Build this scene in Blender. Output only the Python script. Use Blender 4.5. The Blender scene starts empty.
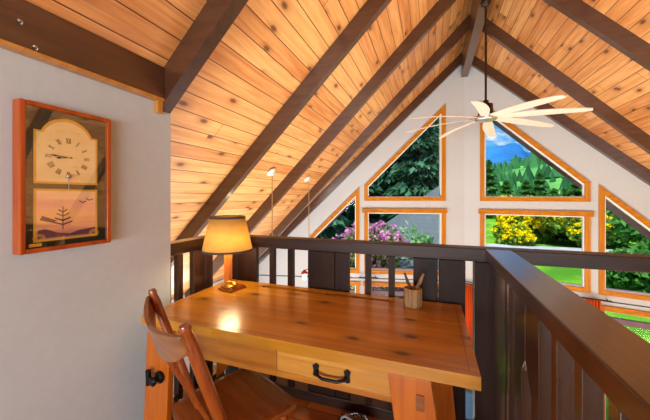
import bpy, bmesh, math, random
from mathutils import Vector, Matrix, Euler
random.seed(7)
R = math.radians
sc = bpy.context.scene
col = sc.collection

# ------------------------------------------------------------------ dimensions (metres, loft floor at z = 0)
X0, ZA, M = .6126, 3.992, 1.013          # ridge line, underside of rafters at the ridge, roof slope
G, K = 6.333, -.2367                     # prow shaped gable wall: Y = G + K * |x - X0|
RD = .20                                 # rafter depth, measured upright
ML = math.sqrt(1 + M * M)
LX, RX = -1.483, .279                    # left wall plane, inner edge of right railing
FY = 1.82                                # front railing
MZ = -2.6                                # main floor

def lin(h):
    h = h.lstrip('#'); c = [int(h[i:i + 2], 16) / 255 for i in (0, 2, 4)]
    return tuple((x / 12.92 if x <= .04045 else ((x + .055) / 1.055) ** 2.4) for x in c) + (1,)

# ------------------------------------------------------------------ node helpers
class NT:
    def __init__(s, name):
        s.m = bpy.data.materials.new(name); s.m.use_nodes = True
        s.t = s.m.node_tree; s.t.nodes.clear()
        s.out = s.t.nodes.new('ShaderNodeOutputMaterial')
    def n(s, typ, **kw):
        nd = s.t.nodes.new(typ)
        for k, v in kw.items():
            if k in nd.inputs.keys() if isinstance(k, str) else False: nd.inputs[k].default_value = v
            else: setattr(nd, k, v)
        return nd
    def l(s, a, b): s.t.links.new(a, b)
    def put(s, sock, v):
        if hasattr(v, 'is_output') or isinstance(v, bpy.types.NodeSocket): s.l(v, sock)
        else: sock.default_value = v
    def math(s, op, a, b=0.0, c=None, clamp=False):
        nd = s.t.nodes.new('ShaderNodeMath'); nd.operation = op; nd.use_clamp = clamp
        s.put(nd.inputs[0], a); s.put(nd.inputs[1], b)
        if c is not None: s.put(nd.inputs[2], c)
        return nd.outputs[0]
    def mix(s, f, a, b, mode='MIX'):
        nd = s.t.nodes.new('ShaderNodeMix'); nd.data_type = 'RGBA'; nd.blend_type = mode
        s.put(nd.inputs[0], f); s.put(nd.inputs[6], a); s.put(nd.inputs[7], b)
        return nd.outputs[2]
    def comb(s, x, y, z):
        nd = s.t.nodes.new('ShaderNodeCombineXYZ')
        for i, v in enumerate((x, y, z)): s.put(nd.inputs[i], v)
        return nd.outputs[0]
    def sep(s, v):
        nd = s.t.nodes.new('ShaderNodeSeparateXYZ'); s.l(v, nd.inputs[0]); return nd.outputs
    def noise(s, vec, scale=1, detail=3, rough=.55, dist=0):
        nd = s.t.nodes.new('ShaderNodeTexNoise'); s.l(vec, nd.inputs['Vector'])
        nd.inputs['Scale'].default_value = scale; nd.inputs['Detail'].default_value = detail
        nd.inputs['Roughness'].default_value = rough; nd.inputs['Distortion'].default_value = dist
        return nd.outputs[0]
    def white(s, vec):
        nd = s.t.nodes.new('ShaderNodeTexWhiteNoise'); nd.noise_dimensions = '3D'; s.l(vec, nd.inputs['Vector'])
        return nd.outputs['Value']
    def ramp(s, f, stops):
        nd = s.t.nodes.new('ShaderNodeValToRGB'); s.l(f, nd.inputs[0]); e = nd.color_ramp.elements
        while len(e) > 1: e.remove(e[0])
        e[0].position, e[0].color = stops[0]
        for p, c in stops[1:]: x = e.new(p); x.color = c
        return nd.outputs[0]
    def smooth(s, v, a, b, lo=0.0, hi=1.0):
        nd = s.t.nodes.new('ShaderNodeMapRange'); nd.interpolation_type = 'SMOOTHSTEP'
        s.put(nd.inputs[0], v); nd.inputs[1].default_value = a; nd.inputs[2].default_value = b
        nd.inputs[3].default_value = lo; nd.inputs[4].default_value = hi
        return nd.outputs[0]
    def bsdf(s, color, rough=.5, metal=0, coat=0, bump=None, bstr=.2, bdist=.002, spec=.5, **kw):
        b = s.t.nodes.new('ShaderNodeBsdfPrincipled')
        s.put(b.inputs['Base Color'], color); s.put(b.inputs['Roughness'], rough)
        b.inputs['Metallic'].default_value = metal; b.inputs['Coat Weight'].default_value = coat
        b.inputs['Coat Roughness'].default_value = .18; b.inputs['Specular IOR Level'].default_value = spec
        for k, v in kw.items(): s.put(b.inputs[k.replace('_', ' ')], v)
        if bump is not None:
            bn = s.t.nodes.new('ShaderNodeBump'); bn.inputs['Strength'].default_value = bstr
            bn.inputs['Distance'].default_value = bdist
            s.l(bump, bn.inputs['Height']); s.l(bn.outputs[0], b.inputs['Normal'])
        s.l(b.outputs[0], s.out.inputs[0]); return b
    def coord(s, kind='Object'):
        return s.t.nodes.new('ShaderNodeTexCoord').outputs[kind]

def plain(name, c, rough=.5, metal=0, coat=0, nscale=8, var=.12, **kw):
    t = NT(name); co = t.coord(); c = lin(c) if isinstance(c, str) else c
    nz = t.noise(co, nscale, 4)
    dark = tuple(x * (1 - var) for x in c[:3]) + (1,); lite = tuple(min(1, x * (1 + var)) for x in c[:3]) + (1,)
    t.bsdf(t.mix(t.smooth(nz, .3, .7), dark, lite), rough, metal, coat, bump=nz, bstr=.05, **kw)
    return t.m

def wood(name, c1, c2, rough=.4, coat=0, axis='X', coord='Object', board=None, knots=.5, kscale=1.0, kcol='5a2c10',
         groove='3a1c0a', grain=1.0, joints=False, spec=.5, kflat=None, gw=.035, vary=.35, bstr=.25):
    t = NT(name); c1, c2, kc, gc = (lin(c) for c in (c1, c2, kcol, groove))
    o = t.sep(t.coord(coord))
    if coord == 'UV': L, A, B = o[0], o[1], o[2]
    else:
        i = 'XYZ'.index(axis); L, A, B = o[i], o[(i + 1) % 3], o[(i + 2) % 3]
    tone = None; gr = None
    if board:
        q = t.math('DIVIDE', A, board); idx = t.math('FLOOR', q); fr = t.math('FRACT', q)
        rnd = t.white(t.comb(idx, 3.1, 7.7))
        L2 = t.math('MULTIPLY_ADD', rnd, 13.0, L)
        d = t.math('ABSOLUTE', t.math('SUBTRACT', fr, .5))
        gr = t.smooth(d, .5 - gw, .5 - gw * .35)
        if joints:
            jq = t.math('DIVIDE', L2, 4.9); jf = t.math('ABSOLUTE', t.math('SUBTRACT', t.math('FRACT', jq), .5))
            gr = t.math('MAXIMUM', gr, t.smooth(jf, .4992, .4998))
            rnd = t.white(t.comb(idx, t.math('FLOOR', jq), 1.7))
        tone = rnd; L = L2
    g = t.noise(t.comb(t.math('MULTIPLY', L, 1.6 * grain), t.math('MULTIPLY', A, 26 * grain), t.math('MULTIPLY', B, 26 * grain)), 1, 4, .6, .6)
    fine = t.noise(t.comb(t.math('MULTIPLY', L, 6), t.math('MULTIPLY', A, 160), t.math('MULTIPLY', B, 160)), 1, 2)
    f = t.math('ADD', t.math('MULTIPLY', t.smooth(g, .25, .75), .75), t.math('MULTIPLY', fine, .3))
    if tone is not None: f = t.math('ADD', f, t.math('MULTIPLY', t.math('SUBTRACT', tone, .5), vary))
    c = t.ramp(f, [(0, c1), (1, c2)])
    if knots > 0:
        v = t.t.nodes.new('ShaderNodeTexVoronoi'); v.voronoi_dimensions = '2D' if (kflat or coord == 'UV') else '3D'; v.inputs['Scale'].default_value = 1
        v.inputs['Randomness'].default_value = .9
        kA, kB = (B, 0.37) if kflat == 'B' else (A, 0.37) if kflat == 'A' else (A, t.math('MULTIPLY', B, 6.5 * kscale))
        t.l(t.comb(t.math('MULTIPLY', L, 3.2 * kscale), t.math('MULTIPLY', kA, 6.5 * kscale), kB), v.inputs['Vector'])
        cr = t.sep(v.outputs['Color'])
        mask = t.math('LESS_THAN', cr[0], knots)
        k = t.math('MULTIPLY', t.smooth(v.outputs['Distance'], .05, .17, 1, 0), mask)
        ring = t.math('MULTIPLY', t.smooth(v.outputs['Distance'], .06, .42, 1, 0), mask)
        c = t.mix(t.math('MULTIPLY', ring, .5), c, tuple(x * .55 for x in c1[:3]) + (1,))
        c = t.mix(t.math('MULTIPLY', k, .85), c, kc)
    h = f
    if gr is not None:
        c = t.mix(gr, c, gc); h = t.math('SUBTRACT', t.math('MULTIPLY', f, .15), gr)
    t.bsdf(c, rough, 0, coat, bump=h, bstr=bstr, bdist=.003, spec=spec)
    return t.m

MT = {}
MT['pine_ceiling'] = wood('pine ceiling boards', 'bd7236', 'e8a864', .42, .2, coord='UV', board=.131, knots=.3, kscale=1.0, kcol='5c2a12', groove='4a2208', joints=True, vary=.6)
MT['beam'] = wood('brown stained beam', '3c2010', '58351f', .36, .6, axis='X', knots=.15, spec=.6)
MT['beam_y'] = wood('brown stained beam lengthwise', '3c2010', '58351f', .36, .6, axis='Y', knots=.15, spec=.6)
MT['rail_f'] = wood('dark stained front railing', '1c0d08', '33190f', .5, 0, axis='Z', knots=.2, kcol='0c0605', spec=.25)
MT['rail_fx'] = wood('dark stained front cap', '20100a', '3a1f14', .45, 0, axis='X', knots=.5, kcol='0c0605', spec=.35)
MT['rail'] = wood('dark stained railing', '2a1810', '4a2f20', .24, 1.0, axis='Z', knots=.2, kscale=.7, kcol='0c0605')
MT['rail_x'] = wood('dark stained rail crosswise', '22120b', '40241a', .34, .6, axis='X', knots=.35, kscale=.7, kcol='0c0605')
MT['rail_y'] = wood('dark stained rail lengthwise', '2a1710', '4a2b1c', .32, .7, axis='Y', knots=.5, kscale=1.0, kcol='080404', kflat='B')
MT['trim'] = wood('orange varnished fir trim', 'a85a00', 'd08610', .5, .0, axis='X', knots=.05, spec=.2)
MT['trim_z'] = wood('orange varnished fir trim upright', 'a85a00', 'd08610', .5, .0, axis='Z', knots=.05, spec=.2)
MT['desk'] = wood('honey pine desk top', '9c6208', 'd29020', .28, .35, axis='X', knots=.35, kscale=1.3, kcol='3a1604', grain=.6, kflat='A')
MT['desk_z'] = wood('honey pine desk leg', '9a4606', 'c26812', .34, .15, axis='Z', knots=.35, kcol='5a260a')
MT['desk_front'] = wood('pine desk apron', '84460c', 'b87420', .34, .25, axis='X', knots=.3, kscale=1.0, kcol='3a1604', kflat='B')
MT['drawer'] = wood('pale pine drawer', 'a86a20', 'cf9440', .34, .3, axis='X', knots=.4, kcol='6e3c10', kflat='B')
MT['chair'] = wood('dark reddish brown chair wood', '6a2c0c', '9a4c18', .26, .5, axis='Z', knots=.1)
MT['crest'] = wood('worn brown crest rail', '6e3d1a', '9c6430', .3, .4, axis='X', knots=.0)
MT['seat'] = wood('worn brown chair seat', '6a3414', '9c5620', .28, .4, axis='X', knots=.25, kcol='241007')
MT['floor'] = wood('orange fir floor boards', '8d3d10', 'bd6524', .3, .4, coord='UV', board=.11, knots=.2, joints=True, groove='3c1606')
MT['clock'] = wood('reddish orange clock case', '842f03', 'bc560c', .35, .1, axis='Z', knots=0)
MT['log'] = wood('split log bark', '5e3f26', 'c09a68', .8, 0, axis='Z', knots=.3, grain=1.6)
MT['column'] = wood('varnished lamp column', 'b4560f', 'dd842a', .3, .4, axis='Z', knots=.1)
MT['wall'] = plain('light grey wall paint', 'bdc7cd', .75, nscale=30, var=.02)
MT['gable_wall'] = plain('warm white wall paint', 'c2c1bf', .75, nscale=30, var=.02)
MT['white'] = plain('white window vinyl', 'efece6', .45, var=.02)
MT['iron'] = plain('black iron', '1d1f22', .42, .75)
MT['bronze'] = plain('dark bronze metal', '3a241c', .42, .6)
MT['brass'] = plain('polished brass', 'c9983a', .28, .9)
MT['silver'] = plain('brushed silver metal', 'b9b4ac', .3, .9)
MT['blade'] = plain('pale washed fan blade', 'd8bda8', .5, coat=.05, var=.05)
MT['cream'] = plain('cream enamel', 'e6dccb', .5)
MT['orange_cloth'] = plain('orange red curtain cloth', 'f26a12', .85, nscale=40)
MT['blue_cloth'] = plain('steel blue cloth', '4d7ea8', .85, nscale=60)
MT['rust_cloth'] = plain('rust red cloth', 'a3431c', .85, nscale=60)
MT['grey_cloth'] = plain('light grey cloth', '9a96a2', .9, nscale=60)
MT['tan_cloth'] = plain('tan cloth', 'a88258', .9, nscale=60)
MT['black'] = plain('matt black', '17161a', .5)
MT['pale_shine'] = plain('pale glossy face', 'b9c3d0', .15)
MT['book_dark'] = plain('dark book cover', '2b1c17', .6)
MT['book_tan'] = plain('tan book cover', '8c5a30', .6)
MT['fascia'] = plain('purple brown exterior fascia', '7d6468', .7)
MT['roofing'] = plain('grey roofing', '5a5a5e', .9, nscale=20, var=.3)
MT['gold'] = plain('gold leaf line', 'e6b93c', .45, .2)
MT['ink'] = plain('dark brown ink', '3b2a1a', .6)
MT['plum'] = plain('plum brown print', '6d4150', .6)

def glass_mat():
    t = NT('window glass')
    tr = t.t.nodes.new('ShaderNodeBsdfTransparent'); tr.inputs[0].default_value = (.96, .98, .97, 1)
    gl = t.t.nodes.new('ShaderNodeBsdfGlossy'); gl.inputs['Roughness'].default_value = .02
    fr = t.t.nodes.new('ShaderNodeLayerWeight'); fr.inputs[0].default_value = .5
    mx = t.t.nodes.new('ShaderNodeMixShader')
    t.l(t.math('MULTIPLY_ADD', t.math('POWER', fr.outputs['Facing'], 4.0), .3, .004), mx.inputs[0]); t.l(tr.outputs[0], mx.inputs[1]); t.l(gl.outputs[0], mx.inputs[2]); t.l(mx.outputs[0], t.out.inputs[0])
    return t.m
MT['glass'] = glass_mat()

def clock_glass():
    t = NT('clock glass')
    tr = t.t.nodes.new('ShaderNodeBsdfTransparent')
    gl = t.t.nodes.new('ShaderNodeBsdfGlossy'); gl.inputs['Roughness'].default_value = .01
    fr = t.t.nodes.new('ShaderNodeLayerWeight'); fr.inputs[0].default_value = .5
    mx = t.t.nodes.new('ShaderNodeMixShader')
    t.l(t.math('MULTIPLY_ADD', t.math('POWER', fr.outputs['Facing'], 4.0), .5, .09), mx.inputs[0]); t.l(tr.outputs[0], mx.inputs[1]); t.l(gl.outputs[0], mx.inputs[2]); t.l(mx.outputs[0], t.out.inputs[0])
    return t.m
MT['clock_glass'] = clock_glass()

def shade_mat():
    t = NT('linen lamp shade'); co = t.coord(); o = t.sep(co)
    n1 = t.noise(t.comb(t.math('MULTIPLY', o[0], 300), t.math('MULTIPLY', o[1], 300), t.math('MULTIPLY', o[2], 40)), 1, 2)
    c = t.mix(n1, lin('cfae64'), lin('e6c780'))
    d = t.t.nodes.new('ShaderNodeBsdfDiffuse'); t.l(c, d.inputs[0])
    tl = t.t.nodes.new('ShaderNodeBsdfTranslucent'); t.l(c, tl.inputs[0])
    mx = t.t.nodes.new('ShaderNodeMixShader'); mx.inputs[0].default_value = .5
    t.l(d.outputs[0], mx.inputs[1]); t.l(tl.outputs[0], mx.inputs[2]); t.l(mx.outputs[0], t.out.inputs[0])
    return t.m
MT['shade'] = shade_mat()

def emit(name, c, s):
    t = NT(name); e = t.t.nodes.new('ShaderNodeEmission'); e.inputs[0].default_value = lin(c); e.inputs[1].default_value = s
    t.l(e.outputs[0], t.out.inputs[0]); return t.m
MT['bulb'] = emit('lit bulb', 'fff0d0', 14)

def dial_mat():
    t = NT('cream dial'); co = t.coord(); n1 = t.noise(co, 9, 4)
    t.bsdf(t.mix(n1, lin('ecc878'), lin('fff2c0')), .5); return t.m
MT['dial'] = dial_mat()
def sunset_mat():
    t = NT('sunset print'); co = t.coord(); o = t.sep(co)
    n1 = t.noise(t.comb(t.math('MULTIPLY', o[0], 6), t.math('MULTIPLY', o[1], 6), t.math('MULTIPLY', o[2], 40)), 1, 4)
    f = t.math('ADD', t.math('MULTIPLY', t.math('SUBTRACT', o[2], .04), 5.2), t.math('MULTIPLY', t.math('SUBTRACT', n1, .5), .6))
    c = t.ramp(f, [(0, lin('b07a80')), (.25, lin('eaa880')), (.5, lin('ffcc88')), (.75, lin('f8bca0')), (1, lin('ffd8a0'))])
    t.bsdf(c, .5); return t.m
MT['sunset'] = sunset_mat()

def leafy(name, c1, c2, c3=None, nscale=3.0):
    t = NT(name); co = t.coord(); g = t.t.nodes.new('ShaderNodeNewGeometry')
    n1 = t.noise(co, nscale, 3); 
    r = g.outputs['Random Per Island']
    f = t.math('ADD', t.math('MULTIPLY', n1, .5), t.math('MULTIPLY', r, .5))
    st = [(.2, lin(c1)), (.75, lin(c2))] + ([(.95, lin(c3))] if c3 else [])
    c = t.ramp(f, st)
    d = t.t.nodes.new('ShaderNodeBsdfDiffuse'); t.l(c, d.inputs[0])
    tl = t.t.nodes.new('ShaderNodeBsdfTranslucent'); t.l(c, tl.inputs[0])
    mx = t.t.nodes.new('ShaderNodeMixShader'); mx.inputs[0].default_value = .3
    t.l(d.outputs[0], mx.inputs[1]); t.l(tl.outputs[0], mx.inputs[2]); t.l(mx.outputs[0], t.out.inputs[0])
    return t.m
MT['conifer'] = leafy('conifer needles', '1c4230', '578a6c', 'b4d8bc')
MT['cedar'] = leafy('cedar foliage', '245226', '5fa04e', 'a8d870')
MT['broom_leaf'] = leafy('broom stems', '42662a', '8fb648', 'b8d460')
MT['yellow'] = leafy('yellow broom flower', 'ecd000', 'fff01c', 'fff670')
MT['rhodo_leaf'] = leafy('rhododendron leaf', '4c5e2e', '98a870', 'd0d0a8')
MT['pink'] = leafy('pink rhododendron flower', 'c878b8', 'f4b4e0', 'ffe0f6')
MT['sapling'] = leafy('pale sapling leaf', '5f9a5e', '9fd09a', 'cdeccb')
MT['forest'] = leafy('hillside forest', '2a5e3e', '4f935c', '8ec47c', .05)
MT['bark'] = plain('grey bark', '4b4038', .9)

def ground_mat():
    t = NT('lawn'); co = t.coord(); n1 = t.noise(co, .35, 4); n2 = t.noise(co, 9, 3)
    c = t.mix(t.smooth(n1, .35, .65), lin('4a8420'), lin('86c430'))
    c = t.mix(t.math('MULTIPLY', n2, .5), c, lin('37701c'))
    t.bsdf(c, .9, spec=.1); return t.m
MT['lawn'] = ground_mat()
def noisy(name, a, b, s, rough=.9):
    t = NT(name); co = t.coord(); n1 = t.noise(co, s, 6, .65)
    t.bsdf(t.mix(t.smooth(n1, .3, .7), lin(a), lin(b)), rough, spec=.1); return t.m
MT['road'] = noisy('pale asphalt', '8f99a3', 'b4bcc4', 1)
MT['mountain'] = noisy('haze blue mountain', '1f5a96', '2f74b4', .006)  # distance haze painted into the mountain colour as blue
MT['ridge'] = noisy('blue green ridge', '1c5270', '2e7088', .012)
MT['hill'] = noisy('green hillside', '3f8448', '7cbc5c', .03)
def shingle():
    t = NT('grey shingles'); o = t.sep(t.coord()); 
    row = t.math('MULTIPLY', o[2], 7.0); fr = t.math('FRACT', row)
    n1 = t.noise(t.comb(t.math('MULTIPLY', o[0], 5), t.math('MULTIPLY', t.math('FLOOR', row), 3.3), 0.0), 1, 3)
    n2 = t.noise(t.coord(), 14, 4)
    c = t.mix(t.math('ADD', t.math('MULTIPLY', n1, .6), t.math('MULTIPLY', n2, .4)), lin('3a444a'), lin('69757c'))
    c = t.mix(t.smooth(fr, .0, .12, .6, 0), c, lin('3b4046'))
    t.bsdf(c, .85); return t.m
MT['shingle'] = shingle()
def pattern_mat():
    t = NT('black and white patterned cloth'); co = t.coord()
    v = t.t.nodes.new('ShaderNodeTexVoronoi'); v.inputs['Scale'].default_value = 70; t.l(co, v.inputs['Vector'])
    t.bsdf(t.mix(t.smooth(v.outputs['Distance'], .3, .45), lin('e8e8ee'), lin('15151a')), .8); return t.m
MT['pattern'] = pattern_mat()

# ------------------------------------------------------------------ mesh builder
ORG = {}
class MB:
    def __init__(s): s.v = []; s.f = []; s.sm = []
    def add(s, vs, fs, smooth=False, mat=None):
        b = len(s.v)
        s.v += [tuple((mat @ Vector(v)) if mat is not None else v) for v in vs]
        s.f += [tuple(b + i for i in f) for f in fs]; s.sm += [smooth] * len(fs); return s
    def box(s, x0, x1, y0, y1, z0, z1, mat=None):
        vs = [(x, y, z) for x in (x0, x1) for y in (y0, y1) for z in (z0, z1)]
        return s.add(vs, [(0, 1, 3, 2), (4, 6, 7, 5), (0, 4, 5, 1), (2, 3, 7, 6), (0, 2, 6, 4), (1, 5, 7, 3)], mat=mat)
    def prism(s, poly, fn, a, b, mat=None):           # poly of 2-D points, fn(u, v, w) -> xyz, extruded w = a..b
        n = len(poly); vs = [fn(u, v, a) for u, v in poly] + [fn(u, v, b) for u, v in poly]
        fs = [tuple(range(n))[::-1], tuple(range(n, 2 * n))] + [(i, (i + 1) % n, n + (i + 1) % n, n + i) for i in range(n)]
        return s.add(vs, fs, mat=mat)
    def bar(s, a, b, w, h=None, up=(0, 0, 1)):        # rectangular bar from a to b
        h = h or w; a, b = Vector(a), Vector(b); d = (b - a).normalized(); u = Vector(up)
        if abs(d.dot(u)) > .98: u = Vector((0, 1, 0))
        sx = d.cross(u).normalized(); sy = sx.cross(d).normalized()
        vs = [tuple(p + sx * i * w / 2 + sy * j * h / 2) for p in (a, b) for i, j in ((-1, -1), (1, -1), (1, 1), (-1, 1))]
        return s.add(vs, [(0, 1, 2, 3), (7, 6, 5, 4), (0, 4, 5, 1), (1, 5, 6, 2), (2, 6, 7, 3), (3, 7, 4, 0)])
    def tube(s, pts, r, n=10, caps=True):
        pts = [Vector(p) for p in pts]; rs = r if isinstance(r, (list, tuple)) else [r] * len(pts)
        vs = []; fs = []; up = Vector((0, 0, 1)); prev = None
        for i, p in enumerate(pts):
            d = (pts[min(i + 1, len(pts) - 1)] - pts[max(i - 1, 0)]).normalized()
            if prev is None:
                q = up if abs(d.dot(up)) < .95 else Vector((1, 0, 0)); e1 = d.cross(q).normalized()
            else: e1 = (prev - d * prev.dot(d)).normalized()
            prev = e1; e2 = d.cross(e1)
            vs += [tuple(p + (e1 * math.cos(2 * math.pi * k / n) + e2 * math.sin(2 * math.pi * k / n)) * rs[i]) for k in range(n)]
        for i in range(len(pts) - 1):
            for k in range(n):
                fs.append((i * n + k, i * n + (k + 1) % n, (i + 1) * n + (k + 1) % n, (i + 1) * n + k))
        s.add(vs, fs, True)
        if caps: s.add(vs[:n], [tuple(range(n))[::-1]]); s.add(vs[-n:], [tuple(range(n))])
        return s
    def lathe(s, prof, c=(0, 0, 0), n=28, mat=None):  # prof list of (r, z)
        vs = []; fs = []
        for r, z in prof: vs += [(c[0] + r * math.cos(2 * math.pi * k / n), c[1] + r * math.sin(2 * math.pi * k / n), c[2] + z) for k in range(n)]
        for i in range(len(prof) - 1):
            for k in range(n): fs.append((i * n + k, i * n + (k + 1) % n, (i + 1) * n + (k + 1) % n, (i + 1) * n + k))
        return s.add(vs, fs, True, mat)
    def build(s, name, mat, parent=None, bevel=0, org=None, sub=0):
        me = bpy.data.meshes.new(name)
        o = Vector(org) if org is not None else (ORG.get(parent.name, Vector((0, 0, 0))) if parent else Vector((0, 0, 0)))
        me.from_pydata([tuple(Vector(v) - o) for v in s.v], [], s.f)
        me.polygons.foreach_set('use_smooth', s.sm)
        bm = bmesh.new(); bm.from_mesh(me); bmesh.ops.recalc_face_normals(bm, faces=bm.faces); bm.to_mesh(me); bm.free()
        me.materials.append(MT[mat] if isinstance(mat, str) else mat)
        ob = bpy.data.objects.new(name, me); col.objects.link(ob)
        if parent: ob.parent = parent; ORG[ob.name] = o
        elif org is not None: ob.location = o; ORG[ob.name] = o
        if bevel:
            b = ob.modifiers.new('bevel', 'BEVEL'); b.width = bevel; b.segments = 2; b.limit_method = 'ANGLE'; b.angle_limit = R(40)
        if sub:
            b = ob.modifiers.new('sub', 'SUBSURF'); b.levels = sub; b.render_levels = sub
        return ob

def tag(o, label=None, cat=None, group=None, kind=None):
    if label: o['label'] = label
    if cat: o['category'] = cat
    if group: o['group'] = group
    if kind: o['kind'] = kind
    return o
def thing(name, label, cat, loc=(0, 0, 0), rz=0, group=None, local=False):
    o = bpy.data.objects.new(name, None); col.objects.link(o); o.location = loc; o.rotation_euler.z = rz
    o.empty_display_size = .1
    ORG[o.name] = Vector((0, 0, 0)) if local else Vector(loc)
    return tag(o, label, cat, group)
def struct(name, mb, mat, **kw):
    o = mb.build(name, mat, **kw); o['kind'] = 'structure'; return o
def copy_tree(o, parent=None):
    c = o.copy(); col.objects.link(c); c.parent = parent
    for ch in o.children: copy_tree(ch, c)
    return c

def uv_slope(ob, fn):
    me = ob.data; uv = me.uv_layers.new(name='UVMap')
    for p in me.polygons:
        for li in p.loop_indices:
            uv.data[li].uv = fn(me.vertices[me.loops[li].vertex_index].co)

# ------------------------------------------------------------------ shell
def gy(d): return G + K * d
def gw(side):                                  # gable wall coordinates: (distance from ridge line, z, depth behind face)
    L = math.sqrt(1 + K * K)
    return lambda d, z, w: (X0 + side * (d + K * w / L * -1 * 1.0), gy(d) + w / L, z)
def roofz(d): return ZA + RD - M * d

YB = -3.2
# ceiling / roof slopes
for side, nm in ((-1, 'ceiling_left'), (1, 'ceiling_right')):
    D = 4.45; mb = MB(); ov = 1.2
    poly = [(0, YB), (D, YB), (D, gy(D) + ov), (0, G + ov)]
    mb.prism(poly, lambda d, y, w: (X0 + side * d, y, roofz(d) + w), 0, .16)
    o = struct(nm, mb, 'pine_ceiling')
    uv_slope(o, lambda c: (c.y, abs(c.x - X0) * ML))
    # roofing over it
    mb = MB(); mb.prism([(0, YB), (D + .1, YB), (D + .1, gy(D) + ov + .02), (0, G + ov + .02)], lambda d, y, w: (X0 + side * d, y, roofz(d) + w), .165, .2)
    struct('roof_left' if side < 0 else 'roof_right', mb, 'roofing')
    # exterior barge board under the overhang
    mb = MB(); mb.prism([(.02, ZA + RD + .15), (D, roofz(D) + .15), (D, roofz(D) - .56), (.02, ZA + RD - .56)], lambda d, z, w: (X0 + side * d, gy(d) + w, z), ov - .06, ov)
    tag(struct('barge_board', mb, 'fascia'), 'dark barge board along the ' + ('left' if side < 0 else 'right') + ' roof overhang outside')

# rafters
RY = [(-2.4, .083), (-1.18, .083), (.06, .083), (1.294, .083), (2.5226, .075), (3.7069, .075), (4.9628, .075)]
rl = ['rafter behind the viewpoint, furthest back', 'rafter behind the viewpoint, second from the back', 'rafter directly above the viewpoint']
names_l = {3: 'brown rafter on the left slope that meets the top corner of the grey wall', 4: 'brown rafter on the left slope that meets the railing just left of the lamp shade',
           5: 'brown rafter on the left slope between the two pendant canopies', 6: 'brown rafter on the left slope just before the window wall'}
names_r = {3: 'brown rafter high on the right slope beside the viewpoint, nearest of those ahead', 4: 'brown rafter on the right slope, second nearest of those ahead of the viewpoint',
           5: 'brown rafter crossing the upper right corner on the right slope', 6: 'brown rafter on the right slope starting at the ridge just beside the fan rod'}
for i, (y, w) in enumerate(RY):
    for side in (-1, 1):
        near = y < 1.5
        D = 2.19 if (near and side < 0) else 4.3
        d0 = .06
        mb = MB(); mb.prism([(d0, ZA - M * d0), (D, ZA - M * D), (D, roofz(D) - .001), (d0, roofz(d0) - .001)], lambda d, z, ww: (X0 + side * d, z, ww) and (X0 + side * d, ww, z), y, y + w)
        o = mb.build('rafter', 'beam', org=(X0 + side * 1.5, y, ZA - M * 1.5))
        nm = (names_l if side < 0 else names_r).get(i) or (rl[i] + (', left slope' if side < 0 else ', right slope'))
        tag(o, nm, 'beam', 'exposed ceiling rafters')
for side in (-1, 1):                           # the rafter against the window wall follows the prow
    mb = MB(); D = 4.3
    mb.prism([(.06, ZA - M * .06), (D, ZA - M * D), (D, roofz(D) - .001), (.06, roofz(.06) - .001)], lambda d, z, w: (X0 + side * d, gy(d) + w, z), -.08, .0)
    tag(mb.build('rafter', 'beam', org=(X0 + side * 1.5, gy(1.5), ZA - M * 1.5)), 'brown rafter fixed against the window wall on the ' + ('left' if side < 0 else 'right') + ' slope', 'beam', 'exposed ceiling rafters')
# ridge beam
mb = MB(); mb.box(X0 - .06, X0 + .06, YB, G - .01, 3.68, ZA + RD - .05)
tag(mb.build('ridge_beam', 'beam_y', org=(X0, 2, 3.68), bevel=.004), 'long brown ridge beam at the peak of the ceiling, ending at the window wall', 'beam')
# beam over left wall
mb = MB(); mb.box(LX - .05, LX + .045, YB, 1.292, 1.92, 2.10)
tag(mb.build('wall_beam', 'beam_y', org=(LX, 0, 1.92)), 'brown beam lying along the top of the grey left wall', 'beam')
mb = MB(); mb.box(LX - .045, LX + .052, YB, 1.285, 1.905, 1.919)
struct('trim_1', mb, 'drawer')
mb = MB(); mb.box(LX, LX + .03, 1.262, 1.293, 1.84, 1.92)
struct('trim_2', mb, 'drawer')

# loft left wall
mb = MB(); mb.prism([(YB, -.25), (1.375, -.25), (1.375, 1.862), (1.292, 1.862), (1.292, 1.905), (YB, 1.905)], lambda y, z, w: (w, y, z), LX - .1, LX)
struct('wall_left', mb, 'wall')
mb = MB(); mb.box(LX, LX + .012, YB, 1.375, 0, .09); struct('baseboard_left', mb, 'drawer')
# loft floor with its edge
mb = MB(); mb.box(LX - .1, .40, YB, 1.93, -.25, 0)
o = struct('floor', mb, 'floor'); uv_slope(o, lambda c: (c.x, c.y))
mb = MB(); mb.box(LX - .1, .41, 1.931, 1.95, -.27, .0); struct('trim_3', mb, 'beam')
# main floor and far side walls
mb = MB(); mb.prism([(-3.8, YB), (5.1, YB), (5.1, gy(4.45)), (X0, G + .1), (-3.8, gy(4.45))], lambda x, y, w: (x, y, w), MZ - .2, MZ)
o = struct('floor_main', mb, 'floor'); uv_slope(o, lambda c: (c.y, c.x))
mb = MB(); mb.box(X0 - 4.42, X0 - 4.32, YB, gy(4.3), MZ, roofz(4.34)); struct('wall_side_left', mb, 'gable_wall')
mb = MB(); mb.box(X0 + 4.32, X0 + 4.42, YB, gy(4.3), MZ, roofz(4.34)); struct('wall_side_right', mb, 'gable_wall')
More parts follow.
